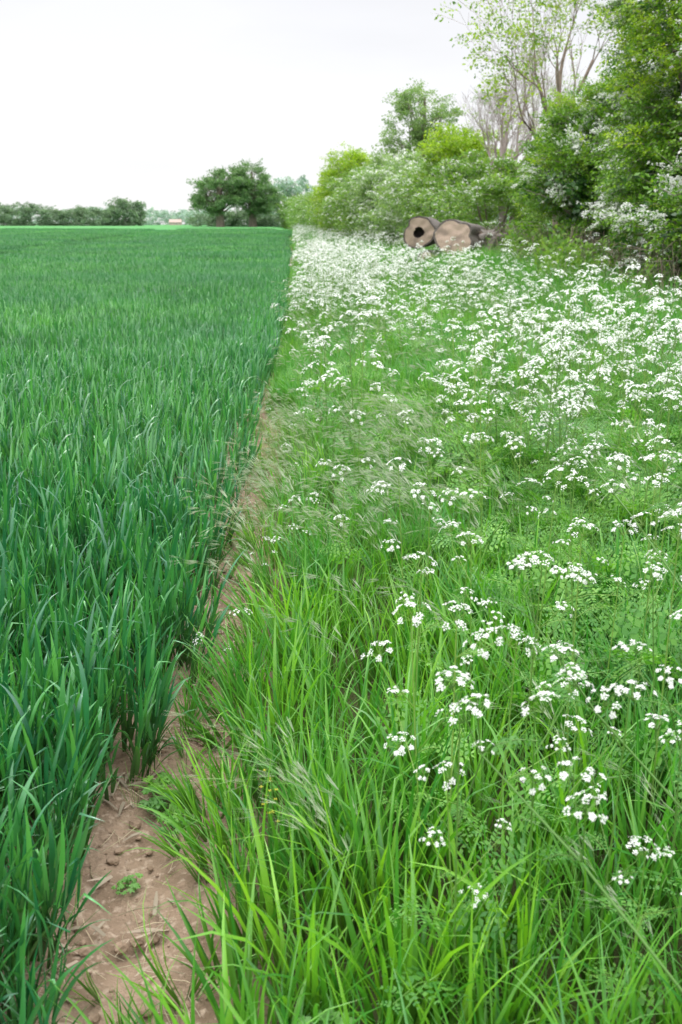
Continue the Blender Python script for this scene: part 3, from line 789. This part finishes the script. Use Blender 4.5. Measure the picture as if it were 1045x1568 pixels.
def log(i,loc,rad,length,yaw,pitch=0,seed=0,hollow=False,irr=1.0,slant=(0,0),taper=.1,bark=None):
    mb=MB(); n=48; k=10
    ph=[U(0,6.28) for _ in range(4)]
    def rr(a,x): return rad*(1+irr*(.06*math.cos(2*a+ph[0])+.05*math.cos(3*a+ph[1])+.03*math.cos(5*a+ph[2]+x*.8)+.07*mn.noise(Vector((math.cos(a)*2.2,math.sin(a)*2.2,x*2+seed)))-.22*math.exp(-((a-ph[3])%6.28-1)**2*14)))
    for j in range(k+1):
        x=length*j/k
        for q in range(n):
            a=6.2832*q/n; r=rr(a,x)*(1-taper*j/k); Y,Z=r*math.cos(a),r*math.sin(a)
            sh=(slant[0]*Y+slant[1]*Z)*(1-j/k)
            mb.v.append((x+sh,Y,Z)); mb.t.append(0); mb.r.append(.5)
    for j in range(k):
        for q in range(n):
            mb.f.append((j*n+q,j*n+(q+1)%n,(j+1)*n+(q+1)%n,(j+1)*n+q)); mb.m.append(1)
    for x0,sgn in ((0,-1),(length,1)):
        b=len(mb.v); fs=[.90,.75,.5,.34,.26,.1]
        off=0 if sgn<0 else k*n
        for ff in fs:
            for q in range(n):
                v=mb.v[off+q]
                dx=.03*mn.noise(Vector((v[1]*ff*6,v[2]*ff*6,seed)))
                if hollow and ff<.3: dx-=sgn*.3
                mb.v.append((x0+(v[0]-x0)*ff+dx,v[1]*ff,v[2]*ff)); mb.t.append(0); mb.r.append(.5)
        prev=off
        for t,ff in enumerate(fs):
            cur=b+t*n
            for q in range(n):
                f=(prev+q,cur+q,cur+(q+1)%n,prev+(q+1)%n); mb.f.append(f if sgn<0 else f[::-1]); mb.m.append(1 if t==0 else (2 if hollow and t>=4 else 0))
            prev=cur
        mb.f.append(tuple(prev+q for q in range(n))); mb.m.append(2 if hollow else 0)
    o=mb.build('log_%d'%i,[M_cut,bark or M_lbark,M_hol],smooth=False); link(o,lp); o.location=loc; o.rotation_euler=(0,pitch,yaw)
log(1,(3.70,30.3,1.38),.48,1.5,math.radians(70),.0,1,True,1.0,(.1,-.1))
log(2,(4.58,29.2,1.22),.56,1.7,math.radians(62),.03,2,False,1.1,(-.15,.2))
log(3,(5.35,30.0,1.15),.40,1.5,math.radians(35),.12,3,False,1.3,(.3,.2),.4,M_root)
log(4,(3.95,29.7,.42),.48,2.0,math.radians(65),0,4)
log(5,(5.1,29.3,.36),.42,2.0,math.radians(50),0,6)
mb=MB()
for k in range(18):
    s=Vector((5.6+U(-.2,.3),29.8+U(-.2,.3),U(.7,1.3))); a=U(-.9,.9); e=s+Vector((math.cos(a)*U(.3,.9),math.sin(a)*U(.2,.6),U(-.3,.55)))
    mb.tube([s,s.lerp(e,.5)+Vector((0,0,U(-.1,.15))),e],[U(.09,.16),U(.05,.08),.012],7,0)
link(mb.build('split_roots',[M_root]),lp)

# ------------------------------------------------------------------ distant farmhouse
fh=empty('brick_farmhouse'); fh.location=(-60,535,1.7); fh.scale=(.5,.5,.5)
M_br=simple('brick',(.50,.38,.34),(.45,.34,.30),2,.9); M_rf=simple('roof_tile',(.48,.36,.32),(.42,.32,.28),2,.9); M_gl=simple('window_glass',(.2,.22,.24),rough=.3)  # brick and roof colours paled to carry distance haze
mb=MB()
def box(mb,x0,x1,y0,y1,z0,z1,mat):
    v=[(x0,y0,z0),(x1,y0,z0),(x1,y1,z0),(x0,y1,z0),(x0,y0,z1),(x1,y0,z1),(x1,y1,z1),(x0,y1,z1)]
    for f in ((0,1,5,4),(1,2,6,5),(2,3,7,6),(3,0,4,7),(4,5,6,7)): mb.poly([v[i] for i in f],mat)
H1,H2=2.2,5.0
box(mb,-6,6,-3.5,3.5,-2.5,H1,0)
mb.poly([(-6,-3.5,H1),(-6,3.5,H1),(-6,0,H2)],0); mb.poly([(6,-3.5,H1),(6,0,H2),(6,3.5,H1)],0)
link(mb.build('walls',[M_br],False),fh)
mb=MB(); mb.poly([(-6.4,-4,H1-.15),(6.4,-4,H1-.15),(6.4,0,H2+.1),(-6.4,0,H2+.1)],0); mb.poly([(-6.4,4,H1-.15),(-6.4,0,H2+.1),(6.4,0,H2+.1),(6.4,4,H1-.15)],0); box(mb,4,4.8,-.4,.4,H2-.7,H2+.9,0)
link(mb.build('roof',[M_rf],False),fh)
mb=MB()
for x in (-4,-1.3,4): box(mb,x-.5,x+.5,-3.56,-3.503,.8,1.8,0)
box(mb,.9,1.8,-3.56,-3.503,-.2,1.9,0)
link(mb.build('windows_and_door',[M_gl],False),fh)

# ------------------------------------------------------------------ world, sun
w=bpy.data.worlds.new('World'); scene.world=w; w.use_nodes=True; nt=w.node_tree; nt.nodes.clear(); L=nt.links
out=N(nt,'ShaderNodeOutputWorld'); SE,SR=math.radians(58),math.radians(-25)
sky=N(nt,'ShaderNodeTexSky',sky_type='NISHITA'); sky.sun_disc=False; sky.sun_elevation=SE; sky.sun_rotation=SR
b1=N(nt,'ShaderNodeBackground'); b1.inputs[1].default_value=.1; L.new(sky.outputs[0],b1.inputs[0])
tc=N(nt,'ShaderNodeTexCoord'); sp=N(nt,'ShaderNodeSeparateXYZ'); L.new(tc.outputs['Generated'],sp.inputs[0])
rp=N(nt,'ShaderNodeValToRGB'); L.new(sp.outputs[2],rp.inputs[0]); e=rp.color_ramp.elements
e[0].position=0; e[0].color=(1.05,1.05,1.06,1); e[1].position=1; e[1].color=(3.6,3.6,3.65,1)
q=e.new(.2); q.color=(.96,.96,.99,1); q=e.new(.45); q.color=(2.4,2.4,2.43,1)
mp=N(nt,'ShaderNodeMapping'); mp.inputs['Scale'].default_value=(1,1,5); L.new(tc.outputs['Generated'],mp.inputs[0])
cl=maprange(nt,noise(nt,mp.outputs[0],1.6,5),.35,.65,.93,1.06)
vm=N(nt,'ShaderNodeVectorMath',operation='SCALE'); L.new(rp.outputs[0],vm.inputs[0]); L.new(cl,vm.inputs['Scale'])
b2=N(nt,'ShaderNodeBackground'); L.new(vm.outputs[0],b2.inputs[0]); b2.inputs[1].default_value=1.0
mx=N(nt,'ShaderNodeMixShader'); mx.inputs[0].default_value=.93; L.new(b1.outputs[0],mx.inputs[1]); L.new(b2.outputs[0],mx.inputs[2]); L.new(mx.outputs[0],out.inputs[0])
sl=bpy.data.lights.new('sun','SUN'); sl.energy=1.4; sl.angle=math.radians(14); sl.color=(1,.97,.92)
so=bpy.data.objects.new('sun',sl); link(so)
dv=Vector((math.sin(SR)*math.cos(SE),math.cos(SR)*math.cos(SE),math.sin(SE)))
so.rotation_euler=dv.to_track_quat('Z','Y').to_euler()
# ------------------------------------------------------------------ camera
cd=bpy.data.cameras.new('camera'); cam=bpy.data.objects.new('camera',cd); link(cam); scene.camera=cam
cam.location=(0,0,1.6); cam.rotation_euler=(math.radians(90-16.1),0,math.radians(-2.67))
cd.sensor_fit='VERTICAL'; cd.sensor_height=36; cd.sensor_width=24; cd.lens=35; cd.clip_start=.05; cd.clip_end=6000
cd.dof.use_dof=True; cd.dof.focus_distance=3.6; cd.dof.aperture_fstop=5.6
scene.view_settings.view_transform='Standard'; scene.view_settings.look='None'; scene.view_settings.exposure=0
